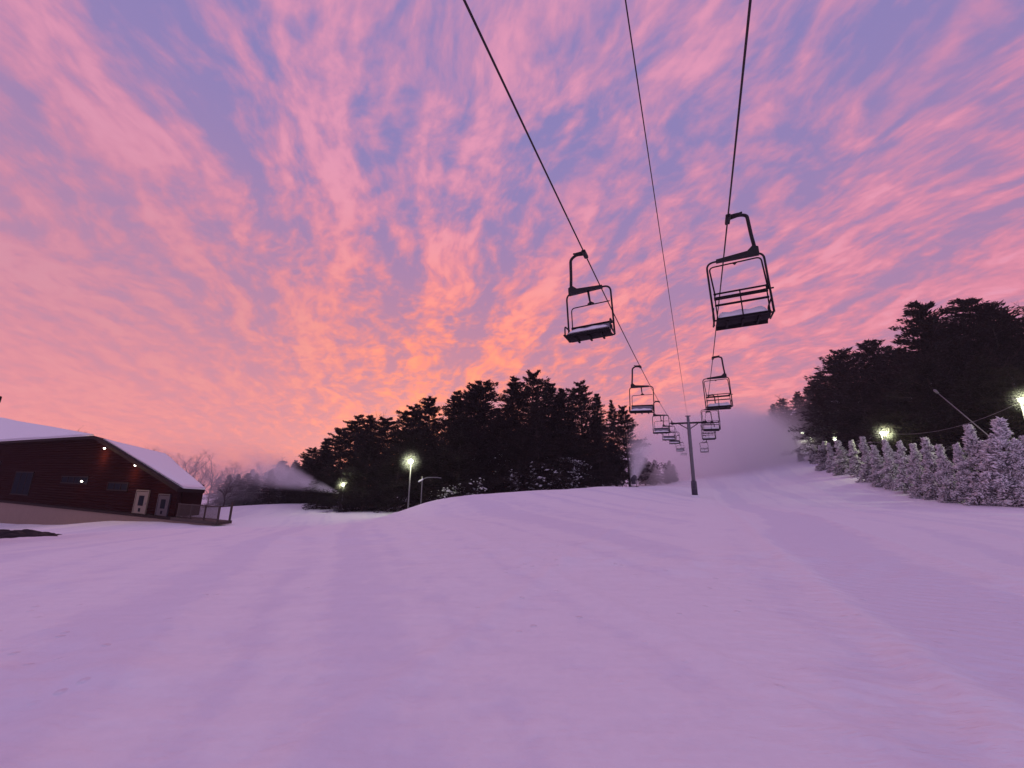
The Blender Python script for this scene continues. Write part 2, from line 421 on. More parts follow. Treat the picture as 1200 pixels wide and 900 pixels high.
def make_chair(side):
    """local: x across the line, y along it uphill, z from the rope downwards. side -1 = descending (faces the camera)"""
    name = 'lift_chair'
    t = thing(name, 'x', 'ski lift chair')
    s = side            # hanger stands on the outer side
    fy = -1 if side < 0 else 1        # direction the sitter faces
    D = -2.28 if side < 0 else -2.42
    W = 0.55 if side < 0 else 0.565
    ax = s * 0.38
    h = MB()
    h.tube(rounded([(0, 0, .0), (ax * .62, 0, .035), (ax, 0, -.06 if side < 0 else -.02), (ax * 1.05, 0, -.55), (ax * 1.12, 0, -.90)], .09), .037, 10)
    arm = h.build('hanger_arm', M['steel'], t)
    g = MB(); g.box((0, 0, -.005), (.10, .34, .075)); g.box((s * .13, 0, .055), (.20, .09, .05)); g.box((0, .12, .05), (.05, .07, .06))
    g.tube([(s * .03, 0, .04), (s * .30, 0, .085)], .022, 6)
    g.build('rope_grip', M['steel'], arm)
    # crosshead beam, deep under the arm and tapering to the other side
    b = MB()
    x0, x1 = ax * 1.28, -ax * 0.95
    za, zb = -.80, -1.02
    vs = []
    for yv in (-.045, .045):
        vs += [(x0, yv, -1.045), (x0, yv, -.86), (ax * 1.02, yv, -.80), (ax * .7, yv, -.915), (x1, yv, -.965), (x1, yv, -1.03)]
    fs = [(0, 1, 2, 3, 4, 5), (11, 10, 9, 8, 7, 6)] + [(k, (k + 1) % 6 + 0, (k + 1) % 6 + 6, k + 6) for k in range(6)]
    fs = [f if i < 2 else f[::-1] for i, f in enumerate(fs)]
    b.add(vs, fs)
    b.build('crosshead_beam', M['steel'], t)
    # bail: the outer tube frame
    f = MB()
    f.tube(rounded([(-W, -.02, D), (-W * 1.0, 0, -1.0), (W * 1.0, 0, -1.0), (W, -.02, D)], .17, 8), .022, 10)
    f.tube(rounded([(-W, -.02, D + .02), (-W, fy * .46, D + .03)], .05), .02, 8)
    f.tube(rounded([(W, -.02, D + .02), (W, fy * .46, D + .03)], .05), .02, 8)
    for sx in (-W, W):                                              # arm rests
        f.tube(rounded([(sx * .97, fy * .42, D + .03), (sx * .97, fy * .40, D + .27), (sx * .97, 0, D + .30)], .08), .018, 8)
    f.tube([(-W, -.02, D), (W, -.02, D)], .02, 8)
    f.build('bail_frame', M['steel'], t)
    # seat pan with rolled front edge
    sm = MB()
    n = 10; prof = []
    for k in range(n + 1):
        q = k / n
        yv = fy * (-.04 + .54 * q)
        zv = D + .045 - .035 * math.sin(q * math.pi) - (.09 * max(0, (q - .8) / .2) ** 2) + .03 * q
        prof.append((yv, zv))
    th = .05; SW = W - .05
    vs = []
    for sx in (-SW, SW):
        vs += [(sx, y_, z_) for y_, z_ in prof] + [(sx, y_, z_ - th) for y_, z_ in prof[::-1]]
    m_ = len(prof) * 2
    fs = [tuple(range(m_)), tuple(range(2 * m_ - 1, m_ - 1, -1))] + [(k, m_ + k, m_ + (k + 1) % m_, (k + 1) % m_) for k in range(m_)]
    sm.add(vs, fs)
    for sx in (-.3, 0, .3):
        sm.box((sx, fy * .22, D - .045), (.045, .46, .04))
    seat = sm.build('seat', M['seat'], t)
    # snow lying on the seat
    sn = MB(); nx, ny = 16, 7; vs = []
    for layer in (0, 1):
        for a in range(nx + 1):
            for c in range(ny + 1):
                u = a / nx; v = c / ny
                e = min(1, min(u, 1 - u) * 9) * min(1, min(v, 1 - v) * 12)
                e = math.sqrt(max(0, e))
                hh = (.10 if side < 0 else .15) * (e if layer else 0) + (.015 * math.sin(u * 17) * math.sin(v * 5 + 1) * e if layer else 0)
                vs.append((-SW * .97 + 2 * SW * .97 * u, fy * (.0 + .46 * v), D + .05 - .03 * math.sin(v * math.pi) + hh + .012))
    m1 = (nx + 1) * (ny + 1); fs = []
    for a in range(nx):
        for c in range(ny):
            p = a * (ny + 1) + c
            fs.append((m1 + p, m1 + p + ny + 1, m1 + p + ny + 2, m1 + p + 1)); fs.append((p, p + 1, p + ny + 2, p + ny + 1))
    sn.add(vs, fs, True)
    sn.build('snow_layer', M['snowcap'], seat)
    # backrest
    br = MB()
    by = -fy * .06
    if side > 0:
        for zz, hh in ((.60, .035), (.49, .075), (.33, .045)):
            br.box((0, by - fy * .03 * zz, D + zz), (2 * SW, .03, hh))
        for sx in (-SW * .96, 0, SW * .96):
            br.tube([(sx, by + fy * .03, D + .02), (sx, by - fy * .02, D + .62)], .014, 6)
    else:
        for zz, hh in ((.24, .10), (.36, .07)):
            br.box((0, by - fy * .03 * zz, D + zz), (2 * SW, .03, hh))
        for sx in (-SW * .9, 0, SW * .9):
            br.tube([(sx, by + fy * .03, D + .02), (sx, by - fy * .02, D + .40)], .014, 6)
    back = br.build('backrest', M['seat'], t)
    if side < 0:
        cb = MB(); cb.box((0, by + fy * .03, D + .25), (2 * SW * .97, .03, .15))
        cb.build('rime_crust', M['rime'], back)
    # restraint bar, swung up
    rb = MB()
    if side < 0:
        rb.tube([(0, 0, -1.0), (.03, fy * .02, -1.30), (.05, fy * .03, -1.42)], [.03, .024, .02], 8)
        rb.tube([(-.03, fy * .03, -1.40), (.05, fy * .03, -1.36), (.13, fy * .03, -1.40)], [.015, .035, .015], 8)
        rb.tube(rounded([(-W * .80, fy * .05, D + .32), (-W * .80, fy * .03, -1.42), (W * .92, fy * .03, -1.42)], .10), .014, 8)
    else:
        rb.tube(rounded([(-W * .84, .03, D + .60), (-W * .92, .03, -1.11), (W * .90, .03, -1.09), (W * .96, .03, D + .56)], .10), .017, 8)
        rb.tube([(-.04, .03, -1.10), (0, .03, -1.13), (.04, .03, -1.10)], [.015, .03, .015], 8)
        rb.tube([(W * .80, .03, D + .56), (W * 1.14, .03, D + .56)], .018, 6)
    rb.build('restraint_bar', M['steel'], t)
    return t

left_labels = [
 'largest of the left row chairs, hanging high over the open snow',
 'second chair of the left row, hanging over the dark grove edge',
 'third chair of the left row, just above the left end of the crossarm',
 'fourth left row chair, overlapping the crossarm end of the tower',
 'fifth left row chair, tucked close against the tower mast under the crossarm',
 'tiny left row chair, topmost of three fading in the mist left of the mast',
 'tiny left row chair, middle one of three fading in the mist left of the mast',
 'tiny left row chair, lowest and farthest one fading in the mist left of the mast']
right_labels = [
 'largest of the right row chairs with slatted backrest, under the heavy hanger arm',
 'second chair of the right row, rime covered, hanging above the tower crossarm',
 'third chair of the right row, level with the right end of the crossarm',
 'fourth right row chair, half hidden below the third one',
 'tiny right row chair, upper one of two fading in mist right of mast',
 'tiny right row chair, lowest and farthest one fading in mist right of mast']
protoL, protoR = make_chair(-1), make_chair(1)
for proto, side, yl, labs, grp in ((protoL, -1, (9.0, 18.6, 28, 36.3, 44.2, 59, 74, 92), left_labels, 'chairs on the left haul rope'),
                                   (protoR, 1, (8.0, 18.4, 27.6, 35.8, 60, 88), right_labels, 'chairs on the right haul rope')):
    for k, y in enumerate(yl):
        c = proto if k == 0 else copy_tree(proto)
        c.location = rope_pt(side, y)
        sw = R((-2.5, 1.2, -.6, .8, -1, .5, 0, 0)[k]) if side < 0 else R((-1.5, -1.2, .5, -.8, 0, 0)[k])
        c.rotation_euler = (0, sw, LRZ)
        tag(c, labs[k], 'ski lift chair', grp)

def make_tower(x, y, label, top_extra=0.75):
    z0 = gz(x, y) - .15
    arm_z = min(rope_z(-1, y), rope_z(1, y)) - .22
    Hh = arm_z - z0
    t = thing('lift_tower', label, 'lift tower', (x, y, z0), LRZ)
    mast = MB().tube([(0, 0, 0), (0, 0, Hh * .5), (0, 0, Hh + top_extra)], [.19, .17, .14], 16).build('mast', M['galv'], t)
    for zz in (Hh * .33, Hh * .66): MB().tube([(0, 0, zz - .03), (0, 0, zz + .03)], .23, 16).build('flange', M['galv'], mast)
    MB().tube([(0, 0, .35), (0, 0, 1.75)], [.29, .27], 16).build('safety_pad', M['pad'], t)
    ft = MB(); ft.box((0, 0, .17), (.8, .8, .34)); ft.build('concrete_footing', M['snowcap'], t)
    w = 1.63
    ca = MB(); ca.box((0, -.02, Hh), (2 * w + .3, .17, .18)); ca.tube([(-.9, 0, Hh - .1), (0, 0, Hh - .7)], .05, 8); ca.tube([(.9, 0, Hh - .1), (0, 0, Hh - .7)], .05, 8)
    arm = ca.build('crossarm', M['steel'], t)
    for s in (-1, 1):
        sh = MB(); sh.box((s * w, 0, Hh + .02), (.07, 1.5, .10)); sh.box((s * w, 0, Hh + .0), (.16, .2, .22))
        sa = sh.build('sheave_assembly', M['steel'], t)
        for yv in (-.66, -.22, .22, .66):
            wh = MB(); wh.tube([(s * w - .045, yv, Hh + .06), (s * w + .045, yv, Hh + .06)], .15, 16)
            wh.build('sheave_wheel', M['seat'], sa)
    lf = MB()
    lf.box((0, 0, Hh + top_extra), (.55, .10, .09)); lf.build('lifting_frame', M['steel'], t)
    ld = MB()
    for s in (-1, 1): ld.tube([(s * .16, -.34, .9), (s * .16, -.30, Hh)], .018, 6)
    for k in range(int((Hh - 1) / .3)): ld.tube([(-.16, -.34, 1.0 + k * .3), (.16, -.34, 1.0 + k * .3)], .013, 6)
    ld.build('ladder', M['galv'], t)
    return t
make_tower(TX * 42 - .577, 42, 'grey steel lift tower with crossarm standing on the snow slope')
make_tower(TX * 116 - .577, 116, 'far lift tower hidden deep in the mist up the hill')

# ------------------------------------------------------------------ lodge
C0 = Vector((-22.2, 32.4, 0)); UU = Vector((-.909, .417, 0)); VV = Vector((.417, .909, 0))
ZB = CAM_H + 1.2 * (-1.61 - CAM_H)      # deck floor level
K = 1.2
def zz_(z): return CAM_H + K * (z - CAM_H)
lodge = thing('ski_lodge', 'dark red log ski lodge with snow covered roof and lit floodlights', 'building', (C0.x, C0.y, ZB))
def LP(u, v, z): return UU * u + VV * v + Vector((0, 0, z))
AX = (tuple(-UU), tuple(VV), (0, 0, 1))
uA = 20.09 * K; zA = zz_(4.56) - ZB          # roof corner, heights above deck
uE = 5.95 * K; zE = zz_(0.64) - ZB           # low right eave
uL = 24.1 + 49.6
wr = 6.15 * K                                  # right end of the walls
dep = 13.0
# log wall: stacked half-round courses, clipped under the sloping eave on the right
w = MB(); ch = .27; ncr = int(zA / ch)
ov = 0.55
for k in range(ncr + 1):
    z0 = k * ch; z1 = min(z0 + ch, zA - .12)
    if z1 <= z0 + .02: continue
    zt = z1 + .30
    if zt <= zE: u0 = wr
    else: u0 = max(wr, uE + (zt - zE) / (zA - zE) * (uA - uE))
    n = 5; vs = []
    for uu_ in (u0, uL):
        for a in range(n + 1):
            an = math.pi * a / n
            vs.append(LP(uu_, -.055 * math.sin(an), z0 + (z1 - z0) * (.5 - .5 * math.cos(an))))
        vs.append(LP(uu_, .25, z1)); vs.append(LP(uu_, .25, z0))
    m_ = n + 3
    fs = [tuple(range(m_))[::-1], tuple(range(m_, 2 * m_))] + [(q_, (q_ + 1) % m_, m_ + (q_ + 1) % m_, m_ + q_) for q_ in range(m_)]
    w.add(vs, fs)
# right end wall and back wall
for k in range(int((zE - .1) / ch) + 1):
    z0 = k * ch; z1 = min(z0 + ch, zE - .05)
    if z1 > z0 + .03: w.add([LP(wr - .001 + .055 * (-1), .3, z0), LP(wr + .2, .3, z0), LP(wr + .2, 1.9, z0), LP(wr - .055, 1.9, z0), LP(wr - .055, .3, z1), LP(wr + .2, .3, z1), LP(wr + .2, 1.9, z1), LP(wr - .055, 1.9, z1)],
          [(0, 3, 2, 1), (4, 5, 6, 7), (0, 1, 5, 4), (1, 2, 6, 5), (2, 3, 7, 6), (3, 0, 4, 7)])
def wallq(p, q, zp, zq):
    a_, b_ = LP(*p, 0), LP(*q, 0)
    w.add([a_, b_, b_ + Vector((0, 0, zq)), a_ + Vector((0, 0, zp))], [(0, 1, 2, 3)])
wallq((wr, 1.9), (uA + .3, 5.4), zE - .3, zA - 1.9)
wallq((uA + .3, 5.4), (uA + 20, 13.5), zA - 1.9, zA - 1.2)
wallq((uA + 20, 13.5), (uL, 13.5), zA - 1.2, zA - .5)
wallq((uL, .25), (uL, 13.5), zA, zA - .5)
w.build('log_wall', M['log'], lodge)
# foundation
f = MB()
f.add([LP(1.6, -.12, -.22), LP(uL, -.12, -.22), LP(uL, -.12, -5), LP(1.6, -.12, -5), LP(3.2, .9, -.22), LP(uL, 4.8, -.22), LP(uL, 4.8, -5), LP(3.2, .9, -5)],
      [(0, 1, 2, 3), (4, 7, 6, 5), (0, 4, 5, 1), (3, 2, 6, 7), (0, 3, 7, 4), (1, 5, 6, 2)])
f.build('foundation', M['stone'], lodge)
b = MB(); b.box(LP((uL + wr) / 2, -.10, -.11), (uL - wr, .28, .22), axes=AX); b.build('sill_beam', M['fascia'], lodge)
# roof
def slab(mb, top, t):
    n = len(top); bot = [p - Vector((0, 0, t)) for p in top]
    nrm = (top[1] - top[0]).cross(top[2] - top[0]).z
    fs = [tuple(range(n)), tuple(range(2 * n - 1, n - 1, -1))] + [(k, n + k, n + (k + 1) % n, (k + 1) % n) for k in range(n)]
    if nrm < 0: fs = [q[::-1] for q in fs]
    mb.add(top + bot, fs)
rise = 4.8
hipA = LP(uL, 4.1, zA + rise); hipL = LP(uL + .8, 4.15, zA + rise)
P0 = LP(uA, -ov, zA); PL = LP(uL + .6, -ov, zA)
Q1 = LP(uE - .6, -ov, zE - .25); Q2 = LP(uE - .75, 1.5, zE - .45); Q3 = LP(uA - .3, 5.9, zA - 1.65)
bk = LP(uA + 20, 14, zA - 1.0); bkL = LP(uL + .6, 14, zA - .3)
rf = MB()
slab(rf, [P0, PL, hipL, hipA], .30)
slab(rf, [P0, Q1, Q2, Q3], .30)
slab(rf, [P0 + Vector((0, 0, -.03)), hipA + Vector((0, 0, -.03)), bk, Q3 + Vector((0, 0, -.03))], .22)
slab(rf, [hipA + Vector((0, 0, -.02)), hipL + Vector((0, 0, -.02)), bkL, bk], .22)
roof = rf.build('roof', M['fascia'], lodge)
sn = MB()
up = Vector((0, 0, .26)); ins = VV * .10
def sub_slab(mb, q, t, n=14, amp=.05, seed=0):
    """snow blanket over a four sided roof plane with soft lumps and a rounded rim"""
    vs = []
    for a in range(n + 1):
        for c in range(n + 1):
            u_, v_ = a / n, c / n
            p = (q[0] * (1 - u_) + q[1] * u_) * (1 - v_) + (q[3] * (1 - u_) + q[2] * u_) * v_
            e = min(1, min(u_, 1 - u_) * n * .8) * min(1, min(v_, 1 - v_) * n * .8)
            nz = float(vnoise(np.array([u_ * 5 + seed]), np.array([v_ * 3.]), seed)[0])
            vs.append(p + Vector((0, 0, .01 + t * (.55 + .45 * e) + amp * nz * 2)))
    m0 = len(vs)
    for a in range(n + 1):
        for c in range(n + 1):
            u_, v_ = a / n, c / n
            vs.append((q[0] * (1 - u_) + q[1] * u_) * (1 - v_) + (q[3] * (1 - u_) + q[2] * u_) * v_ + Vector((0, 0, .004)))
    fs = []
    for a in range(n):
        for c in range(n):
            p = a * (n + 1) + c
            fs += [(p, p + n + 1, p + n + 2, p + 1)]
    rim = [a * (n + 1) for a in range(n + 1)] + [n * (n + 1) + c for c in range(1, n + 1)] + [a * (n + 1) + n for a in range(n - 1, -1, -1)] + [c for c in range(n - 1, 0, -1)]
    for a, b_ in zip(rim, rim[1:] + rim[:1]):
        fs.append((a, b_, m0 + b_, m0 + a))
    mb.add(vs, fs, True)
sub_slab(sn, [P0, PL, hipL, hipA], .24, 18, .05, 3)
sub_slab(sn, [P0 * .93 + Q3 * .07 + (Q1 - P0) * .06, Q1 * .8 + Q2 * .2, Q2, Q3], .24, 14, .04, 7)
sn.build('snow_layer', M['snowcap'], roof)
# windows, doors
def window(u0, u1, z0, z1, bars=1):
    fr = MB(); t_ = .09
    for zc in (z0, z1): fr.box(LP((u0 + u1) / 2, -.10, zc), (u1 - u0 + .2, .10, t_ + .03), axes=AX)
    for uc in [u0, u1] + [u0 + (u1 - u0) * k / (bars + 1) for k in range(1, bars + 1)]:
        fr.box(LP(uc, -.095, (z0 + z1) / 2), (t_, .085, z1 - z0 - .13), axes=AX)
    wf = fr.build('window', M['fascia'], lodge)
    MB().box(LP((u0 + u1) / 2, -.075, (z0 + z1) / 2), (u1 - u0, .04, z1 - z0), axes=AX).build('pane', M['glass'], wf)
def zl(z): return zz_(z) - ZB
window(20.3 * K, 25.4 * K, zl(.42), zl(1.0), 3)
window(13.3 * K, 16.5 * K, zl(.02), zl(.60), 2)
window(32.0 * K, 36.4 * K, zl(-.9), zl(1.3), 2)
window(41.5 * K, 45 * K, zl(1.2), zl(2.4), 2)
def door(u0, u1, z1, mat, glass=True):
    d = MB(); d.box(LP((u0 + u1) / 2, -.09, z1 / 2 + .02), (u1 - u0, .07, z1), axes=AX)
    dm = d.build('door', mat, lodge)
    fr = MB(); fr.box(LP(u0 - .05, -.10, z1 / 2 + .05), (.1, .12, z1 + .1), axes=AX); fr.box(LP(u1 + .05, -.10, z1 / 2 + .05), (.1, .12, z1 + .1), axes=AX)
    fr.box(LP((u0 + u1) / 2, -.10, z1 + .12), (u1 - u0 + .2, .12, .1), axes=AX)
    fr.build('door_frame', mat, dm)
    if glass:
        p = MB(); p.box(LP((u0 + u1) / 2, -.13, z1 * .60), ((u1 - u0) * .42, .03, z1 * .46), axes=AX)
        p.box(LP((u0 + u1) / 2, -.13, z1 * .18), ((u1 - u0) * .16, .03, z1 * .16), axes=AX); p.build('pane', M['glass'], dm)
    MB().tube([LP(u0 + .14, -.16, z1 * .46), LP(u0 + .14, -.16, z1 * .52)], .03, 8).build('handle', M['galv'], dm)
door(9.95 * K, 11.65 * K, zl(0.0), M['cream'])
door(7.0 * K, 8.4 * K, zl(-.2), M['greyd'])
# floodlights under the eaves and on the wall
def floodlight(u, v, z, power):
    h = MB(); h.box(LP(u, v + .16, z + .06), (.16, .24, .12), axes=AX)
    ho = h.build('floodlight', M['fascia'], lodge)
    MB().ball(LP(u, v, z), .095, 1, 1, .8).build('bulb', M['lampw'], ho)
    l = bpy.data.lights.new('floodlight_beam', 'POINT'); l.energy = power; l.color = (1, .62, .25); l.shadow_soft_size = .14
    lo = bpy.data.objects.new('floodlight_beam', l); lo.location = LP(u + .5, -1.0, z - .75); link(lo, ho)
floodlight(18.0 * K, -.36, zl(3.42), 150)
floodlight(12.3 * K, -.36, zl(2.0), 90)
floodlight(7.9 * K, -.36, zl(.95), 20)
floodlight(20.7 * K, -.36, zl(.62), 12)
# deck with railing
d = MB()
for k in range(3):
    d.box(LP(4.2, .02 + k * .36, -.06), (6.4, .34, .10), axes=AX)
d.box(LP(4.2, -.20, -.12), (6.5, .08, .24), axes=AX)
d.box(LP(.93, .38, -.12), (.08, 1.1, .24), axes=AX)
deck = d.build('deck', M['wood'], lodge)
r_ = MB()
r_.box(LP(1.02, .80, .66), (.13, .13, 1.5), axes=AX)
for u_ in (1.02, 2.9, 4.8, 6.7):
    r_.box(LP(u_, -.1, .60), (.11, .11, 1.2), axes=AX)
r_.box(LP(3.95, -.1, 1.12), (5.9, .07, .08), axes=AX); r_.box(LP(3.95, -.1, .16), (5.9, .05, .06), axes=AX)
r_.box(LP(1.02, .35, 1.12), (.07, .82, .08), axes=AX)
u_ = 1.2
while u_ < 6.65:
    r_.box(LP(u_, -.1, .62), (.045, .03, .9), axes=AX); u_ += .13
r_.build('railing', M['wood'], deck)

# ticket hut outside the left edge, only its eave tip reaches the view
hut = thing('ticket_hut', 'dark eave tip of a small hut poking in at the left edge', 'building', (-21.0, 13.2, gz(-21, 13.2)))
hb = MB(); hb.box((0, 0, 2.0), (3.0, 3.4, 5.0)); hb.build('wall', M['log'], hut)
hr = MB(); zt = CAM_H + 2.5 - gz(-21, 13.2)
slab(hr, [Vector((-2.6, -2.6, zt - .0)), Vector((2.40, -1.2, zt)), Vector((2.62, .75, zt)), Vector((-1.4, 2.6, zt + .9))], .22)
hr.build('roof', M['fascia'], hut)

# ------------------------------------------------------------------ trees
def quad_cloud(P, T, L, Wd, seed):
    """needle sprays: one four sided face per point P along T, length L, width Wd"""
    r = np.random.default_rng(seed); n = len(P)
    T = T / np.maximum(np.linalg.norm(T, axis=1, keepdims=True), 1e-6)
    a = r.normal(size=(n, 3)); sd = np.cross(T, a); sd /= np.maximum(np.linalg.norm(sd, axis=1, keepdims=True), 1e-6)
    L = L[:, None]; Wd = Wd[:, None]
    V = np.stack([P - T * L * .5, P + sd * Wd * .5, P + T * L * .5, P - sd * Wd * .5], 1).reshape(-1, 3)
    F = np.arange(4 * n).reshape(-1, 4)
    return V, F

def conifer(seed, h=14.0, rad=3.6, nb=130, per=62, bare=.10, ragged=.35, droop=.25, leaf=(.42, .13), power=.8, layer=True):
    """trunk with limbs, and a crown of needle sprays along drooping branches"""
    r = np.random.default_rng(seed)
    tb = MB()
    lean = r.normal(0, .02, 2)
    tb.tube([(lean[0] * h * t * t, lean[1] * h * t * t, h * t) for t in (0, .25, .5, .75, 1.0)], [h * .018, h * .014, h * .010, h * .006, .02], 7)
    Ps, Ts = [], []
    for k in range(nb):
        t = bare + (1 - bare) * ((k + r.uniform(0, 1)) / nb)
        if layer: t = t * .82 + (round(t * 15) / 15) * .18
        t = min(t, .995)
        prof = (1 - ((t - bare) / (1 - bare))) ** power
        Lb = rad * (.10 + .90 * prof) * (1 + r.normal(0, ragged)) * (.7 if t < bare + .08 else 1)
        Lb = max(.25, Lb)
        az = k * 2.39996 + r.normal(0, .5)
        el = .55 * t - .10 + r.normal(0, .12)
        d = np.array([math.cos(az) * math.cos(el), math.sin(az) * math.cos(el), math.sin(el)])
        base = np.array([lean[0] * h * t * t, lean[1] * h * t * t, h * t])
        if Lb > .8 and k % 2 == 0:
            tb.tube([Vector(base), Vector(base + d * Lb * .5 + np.array([0, 0, -droop * Lb * .12])), Vector(base + d * Lb * .9 + np.array([0, 0, -droop * Lb * .4]))], [.012 * Lb + .01, .008 * Lb + .006, .006], 4, caps=False)
        m = int(per * (.35 + .65 * Lb / rad))
        s = r.uniform(.12, 1.0, m) ** .8
        c = base + d * (s * Lb)[:, None]
        c[:, 2] -= droop * Lb * s * s * .5
        side = np.cross(d, [0, 0, 1.0]); side /= max(np.linalg.norm(side), 1e-6)
        sp = (.30 * Lb * (1 - .55 * s) + .10)
        off = r.normal(0, .5, m) * sp
        c += side * off[:, None] + np.array([0, 0, 1.0]) * (r.normal(0, .10, m) * (.5 + .3 * Lb))[:, None]
        tt = d[None] * r.uniform(.4, 1, m)[:, None] + side * (np.sign(off) * r.uniform(.1, .9, m))[:, None] + r.normal(0, .22, (m, 3))
        tt[:, 2] += .15
        Ps.append(c); Ts.append(tt)
    P = np.concatenate(Ps); T = np.concatenate(Ts); n = len(P)
    V, F = quad_cloud(P, T, leaf[0] * r.uniform(.6, 1.5, n), leaf[1] * r.uniform(.6, 1.5, n), seed + 1)
    return tb, V, F, (P, T)

def tree_things(kind, seeds, crown_mat, **kw):
    out = []
    for s_ in seeds:
        tb, V, F, _ = conifer(s_, **kw)
        out.append((tb.mesh('trunk', M['bark']), np_mesh('crown', V, F, crown_mat)))
    return out

def snow_clumps(P, T, seed, frac, s0, s1, lng=1.3):
    r = np.random.default_rng(seed); idx = r.choice(len(P), int(len(P) * frac), replace=False)
    P = P[idx]; n = len(P); s = r.uniform(s0, s1, n)
    base = np.array([(1, 0, 0), (0, 1, 0), (-1, 0, 0), (0, -1, 0), (0, 0, .75), (0, 0, -.55)])
    T = T[idx] / np.maximum(np.linalg.norm(T[idx], axis=1, keepdims=True), 1e-6)
    sd = np.cross(T, [0, 0, 1.0]); sd /= np.maximum(np.linalg.norm(sd, axis=1, keepdims=True), 1e-6)
    up_ = np.cross(sd, T)
    B = base[None, :, 0:1] * T[:, None] * lng + base[None, :, 1:2] * sd[:, None] * .8 + base[None, :, 2:3] * up_[:, None]
    V = P[:, None, :] + B * s[:, None, None] * r.uniform(.7, 1.35, (n, 6, 1)) + np.array([0, 0, .03])
    f = np.array([(0, 1, 4), (1, 2, 4), (2, 3, 4), (3, 0, 4), (1, 0, 5), (2, 1, 5), (3, 2, 5), (0, 3, 5)])
    F = (np.arange(n)[:, None, None] * 6 + f[None]).reshape(-1, 3)
    return V.reshape(-1, 3), F
H0 = 14.0
PINES = tree_things('pine', (101, 102, 103), M['needles'], h=H0, rad=3.7, nb=180, per=125, ragged=.36, droop=.05, leaf=(.34, .10), power=.60)
SPRUCE = tree_things('spruce', (111, 112, 113), M['needles'], h=H0, rad=3.1, nb=190, per=110, ragged=.28, droop=.35, leaf=(.33, .09), power=.80)
HEML = tree_things('hemlock', (121, 122), M['needles'], h=H0, rad=4.4, nb=180, per=125, ragged=.32, droop=.35, leaf=(.34, .10), power=.62, bare=.03)

def bare_tree(seed, h=12.0):
    r = random.Random(seed); tb = MB(); cr = MB()
    def grow(p, d, L, rad, lev):
        n = 3; pts = [p]; q = p.copy(); dd = d.copy()
        for _ in range(n):
            dd = (dd + Vector((r.gauss(0, .12), r.gauss(0, .12), r.gauss(.05, .08)))).normalized()
            q = q + dd * (L / n); pts.append(q.copy())
        (tb if lev == 0 else cr).tube(pts, [rad * (1 - .18 * k) for k in range(n + 1)], 5 if lev < 2 else 3, caps=False)
        if lev >= 4: return
        for k in range((8, 5, 5, 4)[lev]):
            t = r.uniform(.35 if lev == 0 else .2, 1.0); ii = min(n - 1, int(t * n)); b = pts[ii].lerp(pts[ii + 1], t * n - ii)
            ax = Vector((r.gauss(0, 1), r.gauss(0, 1), r.gauss(0, .4))).normalized()
            nd = (dd * .75 + ax * .75 + Vector((0, 0, .35))).normalized()
            grow(b, nd, L * r.uniform(.42, .62), max(.008, rad * .45), lev + 1)
    grow(Vector((0, 0, 0)), Vector((0, 0, 1)), h * .62, h * .014, 0)
    return tb.mesh('trunk', M['bark']), cr.mesh('branches', M['twig'])
BARES = [bare_tree(s_) for s_ in (5, 6, 7)]
for _me in [b_[1] for b_ in BARES]: _me.name = 'branches'

def plant(name, parts, x, y, h, h0, label, group, wide=1.0, cat='tree', pn=('trunk', 'crown'), sink=.25):
    z = gz(x, y) - sink
    t = thing(name, label, cat, (x, y, z), random.uniform(0, 6.28), group)
    s = h / h0
    for me, nm in zip(parts, pn):
        o = bpy.data.objects.new(nm, me); o.scale = (s * wide, s * wide, s); link(o, t)
    return t
def plant_top(name, parts, x, y, ztop, h0, label, group, wide=1.0, **k):
    h = max(2.2, ztop - gz(x, y) + .25)
    return plant(name, parts, x, y, h, h0, label, group, wide, **k)

CS = [[-35.4,70,3.9],[-30.7,66,5.6],[-26.3,62,8.2],[-23.4,60,9.8],[-20.6,58,9.7],[-18.4,57,9.1],[-14.7,60,11.4],[-11.8,58,12.4],[-8.6,57,13.4],[-6.8,60,14.3],[-3.6,58,14.8],[-0.3,56,15.1],[2.5,55,15.5],[5.2,58,14.8],[8.5,60,14.5],[10.4,57,14.8],[13.1,59,13.5],[16.2,62,13.2],[18.8,64,12.4]]
CS += [[-33.5,66,4.0],[-37.0,69,3.0],[-29.0,62,6.6],[-31.6,64,5.2],[-39.5,71,2.6]]
ck_extra = [1, 0, 1, 0, 1]
CI = [[-24.9,52.6,-0.6],[-23.7,53.5,0.4],[-23.7,53.6,2.5],[-19.2,49.8,1.4],[-19.6,50.8,4.5],[-17.5,48.5,5.9],[-17.5,52.4,2.9],[-15.0,48.0,3.6],[-13.3,47.0,6.5],[-12.2,48.5,6.8],[-10.8,49.0,4.6],[-10.2,51.7,6.5],[-9.6,51.8,5.2],[-7.1,49.1,5.5],[-6.4,48.0,8.6],[-5.8,51.2,8.9],[-4.3,49.4,7.4],[-2.8,50.4,7.3],[-1.5,51.9,9.3],[-0.4,48.2,6.9],[1.5,48.1,7.3],[3.0,51.0,9.7],[3.3,48.3,10.4],[6.1,52.3,10.3],[7.0,50.4,6.6],[8.1,52.4,8.5],[9.2,52.6,7.2],[11.7,53.6,9.6],[11.6,52.3,7.2],[14.4,55.5,6.6],[14.1,57.2,5.5]]
RS = [[75.4,112,21.9],[73.2,104,21.9],[72.0,97,22.5],[70.0,90,23.1],[66.7,82,23.5],[63.8,75,23.9],[61.0,68,24.0],[59.9,64,23.8],[58.5,60,20.3],[58.8,58,20.4],[57.9,55,20.2],[53.1,47,23.4],[55.3,48,21.7],[56.2,47,21.1],[57.1,45,23.3],[57.4,44,21.2],[57.5,43,19.1],[57.7,42,18.0],[60.7,42,19.7],[61.4,41,17.5]]
